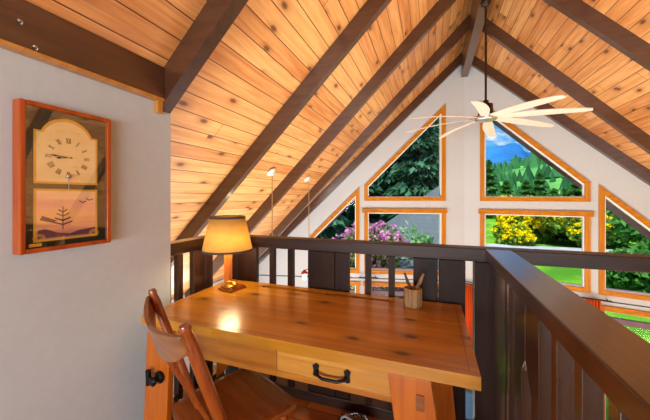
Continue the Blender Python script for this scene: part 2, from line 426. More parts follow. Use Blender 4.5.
# unseen back gable; its window band is added and placed for the rear fill
mb = MB()
BW = 4.32
def back(poly): mb.prism(poly, lambda x, z, w: (x, w, z), YB - .12, YB)
back([(X0 - BW, MZ), (-1.4, MZ), (-1.4, roofz(X0 + 1.4)), (X0 - BW, roofz(BW))])
back([(2.9, MZ), (X0 + BW, MZ), (X0 + BW, roofz(BW)), (2.9, roofz(2.9 - X0))])
back([(-1.4, MZ), (2.9, MZ), (2.9, .58), (-1.4, .58)])
back([(-1.4, 1.3), (2.9, 1.3), (2.9, roofz(2.9 - X0)), (X0, roofz(0)), (-1.4, roofz(X0 + 1.4))])
struct('wall_back', mb, 'gable_wall')
mb = MB()
for x in (-1.4, .02, 1.44, 2.86): mb.box(x, x + .05, YB - .1, YB - .02, .58, 1.3)
mb.box(-1.4, 2.9, YB - .1, YB - .02, .58, .62); mb.box(-1.4, 2.9, YB - .1, YB - .02, 1.26, 1.3)
wf = struct('window_5', mb, 'white'); mb = MB(); mb.box(-1.4, 2.9, YB - .07, YB - .06, .62, 1.26); mb.build('pane', 'glass', wf)  # added window band and pane in the unseen back gable, for the rear fill

# ------------------------------------------------------------------ window wall
WN = 5
A0, A1 = .375, 1.765          # inner pair openings
B0, B1 = 2.0, 2.84            # outer openings
sl = 1.032
def zi(d): return 3.00 - (d - .375) * sl     # slanted head of inner pair (inner edge of trim)
def zo(d): return 1.385 - (d - 2.0) * sl      # slanted head of outer windows
for side, sn in ((-1, 'left'), (1, 'right')):
    SH = -.04 * side; A0, A1, B0, B1 = .375 + SH, 1.765 + SH, 2.0 + SH, 2.84 + SH
    def zi(d): return 3.00 - (d - SH - .375) * sl
    def zo(d): return 1.385 - (d - SH - 2.0) * sl
    f = gw(side); mb = MB(); T = .16
    def P(*pts): mb.prism(list(pts), f, 0, T)
    E = 4.34
    P((0, MZ), (A0, MZ), (A0, roofz(A0)), (0, roofz(0)))
    P((A0, zi(A0)), (A1, zi(A1)), (A1, roofz(A1)), (A0, roofz(A0)))
    P((A0, 1.045), (A1, 1.045), (A1, 1.345), (A0, 1.345))
    P((A0, -.425), (A1, -.425), (A1, -.11), (A0, -.11))
    P((A0, MZ), (A1, MZ), (A1, MZ + .35), (A0, MZ + .35))
    P((A1, MZ), (B0, MZ), (B0, roofz(B0)), (A1, roofz(A1)))
    P((B0, zo(B0)), (B1, zo(B1)), (B1, roofz(B1)), (B0, roofz(B0)))
    P((B0, -.425), (B1, -.425), (B1, -.11), (B0, -.11))
    P((B0, MZ), (B1, MZ), (B1, MZ + .35), (B0, MZ + .35))
    P((B1, MZ), (E, MZ), (E, roofz(E)), (B1, roofz(B1)))
    struct('wall_front_' + sn, mb, 'gable_wall')
    mb = MB(); mb.prism([(0, -.285), (4.3, -.285), (4.3, -.272), (0, -.272)], f, -.012, -.0005)
    struct('trim_4' if side < 0 else 'trim_5', mb, 'black')
    # window assemblies (numbered on from the added rear band): name, inner polygon, label
    def win(poly, label, heads=(), mull=()):
        global WN; WN += 1
        ws = thing('window_%d' % WN, label, 'window', f(*poly[0], 0)); ws['kind'] = 'structure'
        n = len(poly); c = Vector((sum(p[0] for p in poly) / n, sum(p[1] for p in poly) / n))
        def inset(dist):
            out = []
            for i in range(n):
                a, b, cc = Vector(poly[i - 1]), Vector(poly[i]), Vector(poly[(i + 1) % n])
                e1, e2 = (b - a).normalized(), (cc - b).normalized()
                n1, n2 = Vector((-e1.y, e1.x)), Vector((-e2.y, e2.x))
                if n1.dot(c - b) < 0: n1 = -n1
                if n2.dot(c - b) < 0: n2 = -n2
                k = 1 + n1.dot(n2); out.append(tuple(b + (n1 + n2) * dist / k))
            return out
        fr = inset(.017); tr = inset(-.07)
        def ring(outer, inner, w0, w1, name, mat):
            m = MB()
            for i in range(n):
                j = (i + 1) % n
                m.prism([outer[i], outer[j], inner[j], inner[i]], f, w0, w1)
            return m.build(name, mat, ws)
        # casing: horizontals use the lengthwise grain, uprights the upright grain
        mh, mv = MB(), MB()
        for i in range(n):
            j = (i + 1) % n
            up = abs(poly[i][0] - poly[j][0]) < 1e-4
            (mv if up else mh).prism([tr[i], tr[j], poly[j], poly[i]], f, -.022, .0)
        mh.build('casing', 'trim', ws); mv.build('casing', 'trim_z', ws)
        for (x0, x1, z0, z1) in heads:
            MB().prism([(x0, z0), (x1, z0), (x1, z1), (x0, z1)], f, -.034, -.001).build('head_casing', 'trim', ws)
        ring(poly, fr, .02, .12, 'sash', 'white')
        m = MB(); m.prism(fr, f, .07, .076); m.build('pane', 'glass', ws)
        for (x0, x1, z0, z1) in mull:
            MB().prism([(x0, z0), (x1, z0), (x1, z1), (x0, z1)], f, .05, .115).build('meeting_rail', 'fascia', ws)
    win([(A0, 1.35), (A1, 1.35), (A1, zi(A1)), (A0, zi(A0))], 'upper slant-topped window with orange casing ' + ('left' if side < 0 else 'right') + ' of the centre pier')
    win([(A0, -.11), (A1, -.11), (A1, 1.042), (A0, 1.042)], 'middle rectangular window with orange casing ' + ('left, showing pink blossoms' if side < 0 else 'right, showing yellow shrubs'), heads=[(A0 - .095, A1 + .11, 1.042, 1.122)])
    win([(B0, -.11), (B1, -.11), (B1, zo(B1)), (B0, zo(B0))], 'outer slant-topped window with orange casing at the far ' + sn)
    win([(A0, MZ + .36), (A1, MZ + .36), (A1, -.425), (A0, -.425)], 'lower inner window of the ground floor, ' + sn, heads=[(A0 - .09, A1 + .09, -.425, -.345)], mull=[(A0 + .03, A1 - .03, -.63, -.54)])
    win([(B0, MZ + .36), (B1, MZ + .36), (B1, -.425), (B0, -.425)], 'lower outer window of the ground floor, ' + sn, heads=[(B0 - .09, B1 + .09, -.425, -.345)], mull=[(B0 + .03, B1 - .03, -.63, -.54)])

# curtains on the ground floor windows
def curtain(side, d0, d1, label, ztop=-.25):
    f = gw(side); m = MB(); n = 40; vs = []; fs = []
    for k in range(n + 1):
        d = d0 + (d1 - d0) * k / n; w = -.12 + .028 * math.sin(k / n * math.pi * 10)
        for z in (ztop, -1.2, MZ + .06): vs.append(f(d, z, w + (.008 * math.sin(k) if z < -1 else 0)))
    for k in range(n):
        for j in range(2): a = k * 3 + j; fs.append((a, a + 3, a + 4, a + 1))
    m.add(vs, fs, True)
    t = thing('curtain', label, 'curtain', f(d0, MZ, -.1), group='orange curtains')
    o = m.build('drape', 'orange_cloth', t); sd = o.modifiers.new('s', 'SOLIDIFY'); sd.thickness = .006
    m = MB(); m.tube([f(d0 - .12, ztop + .02, -.12), f(d1 + .12, ztop + .02, -.12)], .011); m.build('rod', 'bronze', t)
    for q in (d0 - .08, d1 + .08): MB().tube([f(q, ztop + .02, -.12), f(q, ztop + .02, 0)], .007).build('bracket', 'bronze', t)
curtain(1, 1.72, 1.90, 'orange red curtain beyond the handrail, below the right windows', -.26)
curtain(-1, 1.74, 1.86, 'orange red curtain seen through the front railing, left of the centre pier', -.25)
curtain(1, .02, .17, 'orange red curtain seen through the narrow gap beside the desk corner', -.31)

# ------------------------------------------------------------------ railings
def rail_cap(t, m, name, mat): return m.build(name, mat, t, bevel=.004)
t = thing('railing', 'dark wooden front railing behind the desk, running across to the corner post', 'railing', (-.5, FY + .04, 0))
m = MB(); m.box(LX, 2.95, FY - .005, FY + .10, 1.003, 1.075); rail_cap(t, m, 'cap_rail', 'rail_fx')
m = MB(); m.box(LX, .36, FY - .0, FY + .09, 0, .066); rail_cap(t, m, 'bottom_rail', 'rail_fx')
for a, b in ((-1.069, -1.033), (-.927, -.888), (-.388, -.354), (-.244, -.208)):
    MB().box(a, b, FY + .01, FY + .048, .066, 1.0).build('baluster', 'rail_f', t, bevel=.002)
for a, b in ((-1.43, -1.327), (-1.323, -1.176), (-.776, -.589), (-.585, -.493), (-.099, .038), (.042, .183)):
    MB().box(a, b, FY + .01, FY + .048, .066, 1.0).build('board', 'rail_f', t, bevel=.003)
MB().box(.229, .40, FY - .0, FY + .10, 0.066, 1.0).build('corner_post', 'rail_f', t, bevel=.003)
MB().box(2.86, 2.95, FY - .0, FY + .10, MZ, 1.0).build('end_post', 'rail_f', t, bevel=.003)

t = thing('railing', 'dark railing on the right with a wide knotty handrail coming towards the viewer', 'railing', (.33, .9, 0))
m = MB(); m.box(RX, RX + .125, -1.6, FY - .005, 1.022, 1.075); rail_cap(t, m, 'handrail', 'rail_y')
m = MB(); m.box(RX + .02, RX + .09, -1.6, FY - .005, .0, .066); rail_cap(t, m, 'bottom_rail', 'rail_y')
BX = RX + .022
MB().box(BX, BX + .05, 1.47, 1.70, .066, 1.022).build('board', 'rail', t, bevel=.003)
y = 1.434
for yy in (1.40, .909, .775, .640, .505, .37, .235, .10, -.035, -.17, -.8, -1.4):
    MB().box(BX, BX + .038, yy, yy + .036, .066, 1.022).build('baluster', 'rail', t, bevel=.002)
fx = lambda y_, z_, w: (w, y_, z_)
MB().prism([(1.314, .066), (1.314, 1.022), (1.178, 1.022), (1.178, .80), (1.225, .74), (1.225, .066)], fx, BX, BX + .038).build('board', 'rail', t, bevel=.002)
MB().prism([(1.044, .066), (1.044, 1.022), (1.172, 1.022), (1.172, .80), (1.11, .72), (1.11, .066)], fx, BX, BX + .038).build('board', 'rail', t, bevel=.002)

t = thing('railing', 'short dark railing on the left between the grey wall and the lamp corner', 'railing', (LX - .03, 1.6, 0))
m = MB(); m.box(LX - .10, LX, 1.376, FY + .10, .998, 1.075); rail_cap(t, m, 'cap_rail', 'rail_y')
m = MB(); m.box(LX - .09, LX, 1.376, FY + .10, 0, .066); rail_cap(t, m, 'bottom_rail', 'rail_y')
for a, b in ((1.376, 1.40), (1.455, 1.493)):
    MB().box(LX - .06, LX - .02, a, b, .066, 1.0).build('baluster', 'rail', t, bevel=.002)
for a, b in ((1.585, 1.685), (1.69, 1.77)):
    MB().box(LX - .06, LX - .02, a, b, .066, 1.0).build('board', 'rail', t, bevel=.002)

# ------------------------------------------------------------------ desk
DX0, DX1, DY0, DY1, DZ = -1.376, .157, 1.10, 1.80, .7615
t = thing('desk', 'honey coloured pine trestle desk with one drawer standing against the front railing', 'desk', (-.6, 1.45, 0))
m = MB()
tx0, tx1, ty0, ty1 = -1.06, -.20, 1.712, 1.752       # pen tray recess
z0 = DZ - .046
for a in ((DX0, DX1, DY0, ty0), (DX0, tx0, ty0, ty1), (tx1, DX1, ty0, ty1), (DX0, DX1, ty1, DY1)): m.box(a[0], a[1], a[2], a[3], z0, DZ)
m.box(tx0, tx1, ty0, ty1, z0, DZ - .028)
o = m.build('desk_top', 'desk', t)
m = MB(); m.box(-.63, -.62, ty0 + .001, ty1 - .001, DZ - .0275, DZ - .004); m.build('tray_divider', 'desk', t)
m = MB()                                                # moulded line near the edge
for a in ((DX0 + .035, DX1 - .03, DY0 + .028, DY0 + .031), (DX0 + .035, DX0 + .038, DY0 + .028, DY1 - .03), (DX1 - .033, DX1 - .03, DY0 + .028, DY1 - .03)): m.box(a[0], a[1], a[2], a[3], DZ - .0005, DZ + .0006)
m.build('edge_groove', 'seat', t)
AY = 1.135
m = MB(); m.box(-1.26, -.628, AY, AY + .022, .585, z0); m.box(-.13, .0, AY, AY + .022, .585, z0); m.box(-.628, -.13, AY, AY + .022, .585, .612); m.box(-.628, -.13, AY, AY + .022, .705, z0)
m.box(-1.26, -1.24, AY, 1.74, .585, z0); m.box(-.02, 0, AY, 1.74, .585, z0); m.box(-1.26, 0, 1.72, 1.74, .68, z0)
m.build('apron', 'desk_front', t, bevel=.002)
dr = MB().box(-.623, -.135, AY - .006, AY + .018, .616, .702).build('drawer', 'drawer', t, bevel=.003)
m = MB(); hx = -.375
m.tube([(hx - .06, AY - .01, .655), (hx - .058, AY - .028, .648), (hx - .03, AY - .036, .641), (hx + .03, AY - .036, .641), (hx + .058, AY - .028, .648), (hx + .06, AY - .01, .655)], .0065)
for s in (-1, 1):
    m.prism([(hx + s * .066 + dx, .655 + dz) for dx, dz in ((-.012, -.02), (0, -.026), (.012, -.02), (.009, 0), (.014, .018), (0, .028), (-.014, .018), (-.009, 0))], lambda a, b, w: (a, w, b), AY - .014, AY - .0065)
m.build('handle', 'iron', dr)
# trestle legs
def leg(x_top, x_bot, y_top, y_bot, w=.115, th=.034):
    m = MB(); vs = []
    for (x, y, z) in ((x_bot, y_bot, .06), (x_top, y_top, z0 - .002)):
        for a, b in ((-w / 2, -th / 2), (w / 2, -th / 2), (w / 2, th / 2), (-w / 2, th / 2)): vs.append((x + a, y + b, z))
    m.add(vs, [(0, 1, 2, 3), (4, 7, 6, 5), (0, 4, 5, 1), (1, 5, 6, 2), (2, 6, 7, 3), (3, 7, 4, 0)])
    return m.build('leg', 'desk_z', t, bevel=.003)
lg = leg(-.075, .02, 1.118, 1.112, .15)
MB().box(-.05, -.022, 1.094, 1.102, .605, .66).build('tenon', 'seat', lg)
leg(.0, .06, 1.66, 1.70, .15)
lg2 = leg(-1.265, -1.30, 1.118, 1.118, .15)
m = MB()
mm = Matrix.Translation((-1.25, 1.098, .478)) @ Matrix.Rotation(R(90), 4, 'X')
m.lathe([(0, 0), (.027, 0), (.03, .008), (.017, .014), (.012, .03), (.02, .036), (.022, .046), (0, .05)], n=16, mat=mm)
m.tube([(-1.295, 1.07, .485), (-1.25, 1.06, .48)], .009); m.tube([(-1.295, 1.07, .515), (-1.295, 1.07, .445)], [.013, .011], n=12)
m.build('iron_bolt', 'iron', lg2)
leg(-1.27, -1.33, 1.66, 1.70, .15)
for x in (-1.30, .035):
    MB().box(x - .045, x + .045, 1.06, 1.77, 0, .06).build('foot', 'desk_z', t, bevel=.006)
MB().box(-1.26, .0, 1.56, 1.595, .50, .56).build('stretcher', 'desk_z', t, bevel=.003)

# lamp
lx, ly = -1.275, 1.64
t = thing('table_lamp', 'table lamp with cream linen shade standing on the desk by the left corner', 'lamp', (lx, ly, DZ))
bm_rot = Matrix.Translation((lx + .055, ly - .02, DZ)) @ Matrix.Rotation(R(-14), 4, 'Z')
m = MB(); m.box(-.062, .062, -.068, .062, 0.001, .014, mat=bm_rot); m.box(-.054, .054, -.056, .054, .014, .022, mat=bm_rot)
m.build('base', 'seat', t, bevel=.003)
m = MB(); m.box(lx - .030, lx + .010, ly - .0, ly + .040, .022 + DZ, DZ + .25); m.build('column', 'column', t, bevel=.004)
m = MB(); cx, cy = lx + .058, ly - .045               # small brass shell ornament on the base
for k in range(9):
    a = R(-80 + 20 * k); m.tube([(cx, cy, DZ + .028), (cx + .026 * math.sin(a), cy - .008 + .012 * math.cos(a), DZ + .04 + .012 * math.cos(a)), (cx + .046 * math.sin(a), cy + .008 * math.cos(a), DZ + .034 + .020 * math.cos(a))], [.009, .007, .003], n=8)
m.lathe([(0, .022), (.04, .022), (.045, .028), (.03, .034), (0, .036)], c=(cx, cy, DZ), n=20)
m.build('shell_ornament', 'brass', t)
sx, sy = lx - .014, ly + .02
zb, zt = 1.0, 1.228
m = MB(); m.lathe([(.164, 0), (.114, zt - zb)], c=(sx, sy, zb), n=40)
sh = m.build('lamp_shade', 'shade', t); sd = sh.modifiers.new('s', 'SOLIDIFY'); sd.thickness = .002
m = MB(); m.lathe([(.1655, -.001), (.1665, 0), (.164, .012), (.1620, .012), (.1635, -.001)], c=(sx, sy, zb), n=40); m.build('trim_band', 'bark', sh); m = MB(); m.lathe([(.1178, -.012), (.1155, .002), (.1130, .001), (.1155, -.012)], c=(sx, sy, zt), n=40); m.build('trim_band', 'bark', sh)
m = MB(); m.tube([(sx, sy, DZ + .24), (sx, sy, 1.05)], .006); m.build('stem', 'brass', t)
m = MB(); m.lathe([(0, 0), (.012, 0), (.014, .03), (.03, .065), (.022, .09), (0, .098)], c=(sx, sy, 1.05), n=16); m.build('bulb', 'bulb', t)

# log pencil cup
px_, py_ = -.092, 1.69
t = thing('pencil_cup', 'small split-log pencil cup standing at the back right of the desk', 'pencil cup', (px_, py_, DZ))
m = MB(); n = 26; prof = [(.0, .001), (.046, .001), (.049, .02), (.047, .06), (.049, .098), (.040, .102), (.036, .098), (.034, .02), (0, .018)]
m.lathe(prof, c=(px_, py_, DZ), n=n)
for i, v in enumerate(m.v):
    k = i % n; s = 1 + .05 * math.sin(k * 2.4) + .03 * math.sin(k * 5.1); m.v[i] = (px_ + (v[0] - px_) * s, py_ + (v[1] - py_) * s, v[2])
m.build('cup', 'log', t)
for nm, (x, y_, z), r in (('carved_stick', (-.137, 1.685, .942), .0085), ('carved_stick', (-.037, 1.69, .944), .0095)):
    s = thing(nm, 'carved wooden stick in the pencil cup, leaning ' + ('left' if x < -.1 else 'right'), 'stick', (px_, py_, DZ + .02))
    bx = px_ + (.018 if x < -.1 else -.018)
    m = MB(); m.tube([(bx, py_, DZ + .024), ((bx + x) / 2, (py_ + y_) / 2, (DZ + .02 + z) / 2 + .003), ((bx + 3 * x) / 4, y_, (DZ + 3 * z) / 4), (x, y_, z)], [.005, .006, r, r * .6], n=10)
    m.build('shaft', 'bark' if x < -.1 else 'log', s)

# ------------------------------------------------------------------ chair (local frame: +Y forward, origin under seat centre)
ang = math.atan2(-.413, .911)
t = thing('chair', 'dark brown wooden chair with a curved back rail pulled up to the desk', 'chair', (-.835, 1.10, 0), 0, local=True)
t.rotation_euler.z = -R(24.4)
m = MB()                                              # seat
outl = [(-.205, .185), (-.17, .205), (0, .215), (.18, .212), (.218, .195), (.212, .05), (.192, -.12), (.17, -.19), (.1, -.21), (-.1, -.21), (-.17, -.19), (-.192, -.12), (-.205, .05)]
def seatz(x, y): return .452 - .012 * math.exp(-((x / .12) ** 2 + ((y + .02) / .12) ** 2))
rings = [0, .3, .6, .85, 1.0]
vs = [(0, 0, seatz(0, 0))]; fs = []
for r in rings[1:]:
    for (x, y_) in outl: vs.append((x * r, y_ * r, seatz(x * r, y_ * r) - (.004 if r == 1 else 0)))
nn = len(outl)
for k in range(nn): fs.append((0, 1 + k, 1 + (k + 1) % nn))
for j in range(len(rings) - 2):
    for k in range(nn): a = 1 + j * nn; fs.append((a + k, a + nn + k, a + nn + (k + 1) % nn, a + (k + 1) % nn))
last = 1 + (len(rings) - 2) * nn; b = len(vs)
for (x, y_) in outl: vs.append((x * .97, y_ * .97, .422))
for k in range(nn): fs.append((last + k, b + k, b + (k + 1) % nn, last + (k + 1) % nn))
fs.append(tuple(range(b, b + nn))); m.add(vs, fs, True)
m.build('seat', 'seat', t, bevel=.002)
ca, sa = math.cos(R(24.4)), math.sin(R(24.4))
def CL(x, y, z):                                       # from room to chair coordinates
    dx, dy = x + .835, y - 1.10
    return (dx * ca - dy * sa, dx * sa + dy * ca, z)
TL, TR = Vector(CL(-1.106, .928, .972)), Vector(CL(-.716, .712, .965))
FL_, FR_ = Vector(CL(-.955, 1.03, .44)), Vector(CL(-.635, .865, .44))
for a, b, rr_ in ((TL, FL_, .017), (TR, FR_, .020)):
    d = a - b; m = MB()
    m.tube([b, b + d * .3, b + d * .6, b + d * .90, b + d * .955, b + d * .975, a], [rr_ * .85, rr_, rr_ * 1.08, rr_, rr_ * .8, rr_ * 1.0, rr_ * .7], n=12)
    m.build('back_post', 'chair', t)
side_ = (TR - TL).normalized(); upv = ((TL - FL_) + (TR - FR_)).normalized(); back_ = side_.cross(upv).normalized()
if back_.y > 0: back_ = -back_
m = MB(); n = 22; vs = []; fs = []                    # curved crest rail, fixed to the rear of the posts
W_ = (TR - TL).length / 2 + .010; C_ = (TL + TR) / 2
for k in range(n + 1):
    u = -1 + 2 * k / n; c0 = C_ + side_ * (u * W_) + back_ * (.010 + .048 * (1 - u * u))
    top = -.022 - .02 * (1 - abs(u)) ; bot = -.085 - .07 * (1 - abs(u) ** 2.2)
    for q, th_ in ((bot, 0), (top, 0), (top, .016), (bot, .016)): vs.append(tuple(c0 + upv * q + back_ * th_))
for k in range(n):
    a = k * 4
    for j in range(4): fs.append((a + j, a + 4 + j, a + 4 + (j + 1) % 4, a + (j + 1) % 4))
fs += [(0, 1, 2, 3), (4 * n + 3, 4 * n + 2, 4 * n + 1, 4 * n)]
m.add(vs, fs); m.build('crest_rail', 'crest', t, bevel=.004)
for k, u in enumerate((-.5, 0, .5)):
    top = C_ + side_ * (u * W_) + back_ * (.016 + .048 * (1 - u * u)) + upv * -.14; bt = FL_.lerp(FR_, .5 + u * .42)
    m = MB(); m.bar(tuple(bt), tuple(top), .020, .010, up=tuple(back_)); m.build('back_slat', 'chair', t, bevel=.002)
for sx_ in (-1, 1):
    for yt, yb in ((.16, .20), (-.15, -.21)):
        m = MB(); xt, xb = sx_ * .16, sx_ * .20
        P_ = lambda q: (xt + (xb - xt) * q, yt + (yb - yt) * q, .43 * (1 - q))
        m.tube([P_(0), P_(.25), P_(.5), P_(.8), P_(1)], [.014, .019, .017, .015, .011], n=10); m.build('leg', 'chair', t)
    m = MB(); m.tube([(sx_ * .182, .18, .2), (sx_ * .182, -.18, .2)], .010); m.build('stretcher', 'chair', t)
m = MB(); m.tube([(-.182, 0, .2), (.182, 0, .2)], .010); m.build('stretcher', 'chair', t)
m = MB(); m.tube([(-.178, .178, .26), (.178, .178, .26)], .011); m.build('stretcher', 'chair', t)

# ------------------------------------------------------------------ wall clock
cy0, cy1, cz0, cz1, cd = .653, .986, 1.143, 1.727, .053
t = thing('wall_clock', 'framed wall clock with arched roman dial above a sunset picture on the grey wall', 'clock', (LX, (cy0 + cy1) / 2, cz0))
m = MB(); bw = .022
x1 = LX + cd
bw = .018
m.box(LX + .001, x1, cy0, cy0 + bw, cz0, cz1); m.box(LX + .001, x1, cy1 - bw, cy1, cz0, cz1); m.box(LX + .001, x1, cy0 + bw, cy1 - bw, cz0, cz0 + bw); m.box(LX + .001, x1, cy0 + bw, cy1 - bw, cz1 - bw, cz1)
m.build('case', 'clock', t, bevel=.004)
xb = LX + .038
MB().box(LX + .002, xb, cy0 + bw, cy1 - bw, cz0 + bw, cz1 - bw).build('backing', plain('dark green backing', '16261e', .4), t)
yc = (cy0 + cy1) / 2; zc = 1.552
fx2 = lambda y_, z_, w: (w, y_, z_)
def arch(y0, y1, zb_, zs, rad, inset=0):
    pts = [(y0 + inset, zb_ + inset), (y1 - inset, zb_ + inset), (y1 - inset, zs - inset), (yc + rad * .86 - inset * .4, zs - inset)]
    n = 20; zc_ = zs - .035
    a0 = math.asin(min(1, (zs - zc_) / rad)); r = rad - inset
    for k in range(n + 1):
        a = a0 + (math.pi - 2 * a0) * k / n; pts.append((yc + r * math.cos(a), zc_ + r * math.sin(a)))
    pts += [(yc - rad * .86 + inset * .4, zs - inset), (y0 + inset, zs - inset)]
    return pts
yc = .815; dy0, dy1 = yc - .108, yc + .108
gm = MB(); gm.prism(arch(dy0 - .008, dy1 + .008, 1.413, 1.623, .099), fx2, xb, xb + .002)
gm.prism([(dy0 - .008, 1.183), (dy1 + .008, 1.183), (dy1 + .008, 1.392), (dy0 - .008, 1.392)], fx2, xb, xb + .002)
gm.build('gold_border', 'gold', t)
m = MB(); m.prism(arch(dy0, dy1, 1.421, 1.616, .092), fx2, xb + .0021, xb + .003); dial = m.build('dial', 'dial', t)
m = MB(); m.prism([(dy0, 1.191), (dy1, 1.191), (dy1, 1.384), (dy0, 1.384)], fx2, xb + .0021, xb + .003); pic = m.build('picture', 'sunset', t)
ROM = ['XII', 'I', 'II', 'III', 'IIII', 'V', 'VI', 'VII', 'VIII', 'IX', 'X', 'XI']
xd = xb + .003; rr = .070; zc = 1.525
def stroke(m, a, b, w, x=xd, d=.0012):
    a, b = Vector(a), Vector(b); dd = (b - a); 
    if dd.length < 1e-6: return
    dd.normalize(); nn = Vector((-dd.y, dd.x)) * w / 2
    m.prism([tuple(a + nn), tuple(b + nn), tuple(b - nn), tuple(a - nn)], fx2, x, x + d)
for i, s in enumerate(ROM):
    m = MB(); th = R(90 - 30 * i); rad = Vector((math.cos(th), math.sin(th))); tan = Vector((math.sin(th), -math.cos(th)))
    wd = {'I': .0045, 'V': .009, 'X': .010}; tot = sum(wd[c] for c in s); u = -tot / 2; hh = .011
    c0 = Vector((yc, zc)) + rad * rr
    for c in s:
        w = wd[c]; um = u + w / 2; p = lambda a, b: tuple(c0 + tan * a + rad * b)
        if c == 'I': stroke(m, p(um, -hh), p(um, hh), .0017)
        if c == 'V': stroke(m, p(um - .0035, hh), p(um, -hh), .002); stroke(m, p(um + .0035, hh), p(um, -hh), .0012)
        if c == 'X': stroke(m, p(um - .004, hh), p(um + .004, -hh), .002); stroke(m, p(um + .004, hh), p(um - .004, -hh), .0012)
        u += w
    m.build('numeral', 'ink', dial)
def hand(angle, ln, w, name):
    m = MB(); th = R(angle); d = Vector((math.cos(th), math.sin(th))); c = Vector((yc, zc)); nn = Vector((-d.y, d.x))
    pts = [c - d * .012 + nn * w * .4, c + d * ln * .55 + nn * w * .35, c + d * ln * .72 + nn * w, c + d * ln, c + d * ln * .72 - nn * w, c + d * ln * .55 - nn * w * .35, c - d * .012 - nn * w * .4]
    m.prism([tuple(p) for p in pts], fx2, xd + .003, xd + .0042); m.build(name, 'ink', dial)
hand(176, .068, .004, 'minute_hand'); hand(187, .048, .005, 'hour_hand')
m = MB(); m.lathe([(0, 0), (.005, 0), (.005, .003), (0, .004)], n=12, mat=Matrix.Translation((xd + .002, yc, zc)) @ Matrix.Rotation(R(90), 4, 'Y')); m.build('hand_pin', 'gold', dial)
m = MB()                                              # flourish above the numerals
for s in (-1, 1):
    for k in range(5): stroke(m, (yc + s * (.006 + .008 * k), zc + .108 + .004 * math.sin(k * 1.3)), (yc + s * (.014 + .008 * k), zc + .108 + .004 * math.sin((k + 1) * 1.3)), .0016, d=.0008)
m.build('flourish', 'gold', dial)
m = MB()                                              # tree, shore and birds of the picture
ty = yc - .02
stroke(m, (ty, 1.225), (ty, 1.32), .003)
for k, z in enumerate((1.245, 1.262, 1.28, 1.296)):
    w = .034 - .006 * k
    for s in (-1, 1): stroke(m, (ty, z), (ty + s * w, z + .012), .004 + .002 * (k < 2))
m.prism([(dy0 + .004, 1.196), (dy1 - .004, 1.196), (dy1 - .004, 1.224), (yc + .04, 1.216), (yc + .005, 1.206), (yc - .04, 1.214), (yc - .08, 1.232), (dy0 + .004, 1.228)], fx2, xd, xd + .0008)
m.prism([(dy0 + .01, 1.268), (dy0 + .05, 1.256), (dy0 + .07, 1.262), (dy0 + .04, 1.275), (dy0 + .018, 1.285)], fx2, xd, xd + .0008)
for y_, z in ((yc + .055, 1.335), (yc + .082, 1.345)):
    stroke(m, (y_ - .014, z + .008), (y_, z), .004); stroke(m, (y_, z), (y_ + .014, z + .006), .004)
m.build('tree_and_birds', 'plum', pic)
for s in (-1, 1):
    m = MB(); cyy = yc + s * .100; 
    for k in range(3):
        n = 14; r = .009 + .005 * k
        for j in range(n): a, b = R(360 / n * j), R(360 / n * (j + 1)); stroke(m, (cyy + r * math.cos(a), 1.198 + r * .8 * math.sin(a)), (cyy + r * math.cos(b), 1.198 + r * .8 * math.sin(b)), .0018)
    m.build('corner_scroll', 'gold', pic)
MB().box(xb + .0001, xb + .002, yc - .13, yc - .09, 1.166, 1.178).build('small_plate', 'gold', t)
m = MB(); m.tube([(xb + .006, yc, 1.452), (xb + .006, yc, 1.39)], .0012, n=6); m.lathe([(0, -.009), (.009, -.006), (.012, 0), (.009, .006), (0, .009)], c=(xb + .006, yc, 1.447), n=14, mat=None)
m.build('pendulum', 'silver', t)
m = MB(); m.box(x1 - .008, x1 - .0065, cy0 + bw, cy1 - bw, cz0 + bw, cz1 - bw); m.build('glass_front', 'clock_glass', t)

# two small hooks on the wall beam
for y_, z, lb in ((.655, 2.015, 'upper'), (.70, 1.94, 'lower')):
    m = MB(); xx = LX + .046
    m.tube([(xx, y_, z), (xx + .014, y_, z - .002), (xx + .018, y_, z - .014), (xx + .010, y_, z - .02), (xx + .006, y_, z - .012)], .0025, n=8)
    m.lathe([(0, 0), (.007, 0), (.006, .003), (0, .004)], n=12, mat=Matrix.Translation((xx, y_, z)) @ Matrix.Rotation(R(90), 4, 'Y'))
    tag(m.build('cup_hook', 'silver', org=(xx, y_, z)), 'small clear hook on the wall beam above the clock, ' + lb + ' of two', 'hook', 'hooks on the wall beam')

# ------------------------------------------------------------------ ceiling fan
fx_, fy_ = X0, 3.95
t = thing('ceiling_fan', 'large eight-bladed ceiling fan with pale blades hanging from the ridge beam', 'fan', (fx_, fy_, 2.2))
m = MB(); m.lathe([(0, 3.679), (.058, 3.679), (.062, 3.66), (.045, 3.625), (.02, 3.61), (0, 3.605)], c=(fx_, fy_, 0)); m.build('canopy', 'bronze', t)
m = MB(); m.tube([(fx_, fy_, 3.62), (fx_, fy_, 2.47)], .013, n=12); m.build('downrod', 'bronze', t)
m = MB(); m.lathe([(0, 2.50), (.03, 2.50), (.034, 2.47), (.055, 2.455), (.075, 2.452), (.078, 2.36), (.085, 2.345), (.085, 2.325), (0, 2.325)], c=(fx_, fy_, 0)); m.build('motor_housing', 'bronze', t)
m = MB(); m.lathe([(0, 2.324), (.10, 2.324), (.118, 2.31), (.118, 2.272), (.10, 2.262), (.06, 2.255), (0, 2.25)], c=(fx_, fy_, 0)); m.build('hub', 'silver', t)
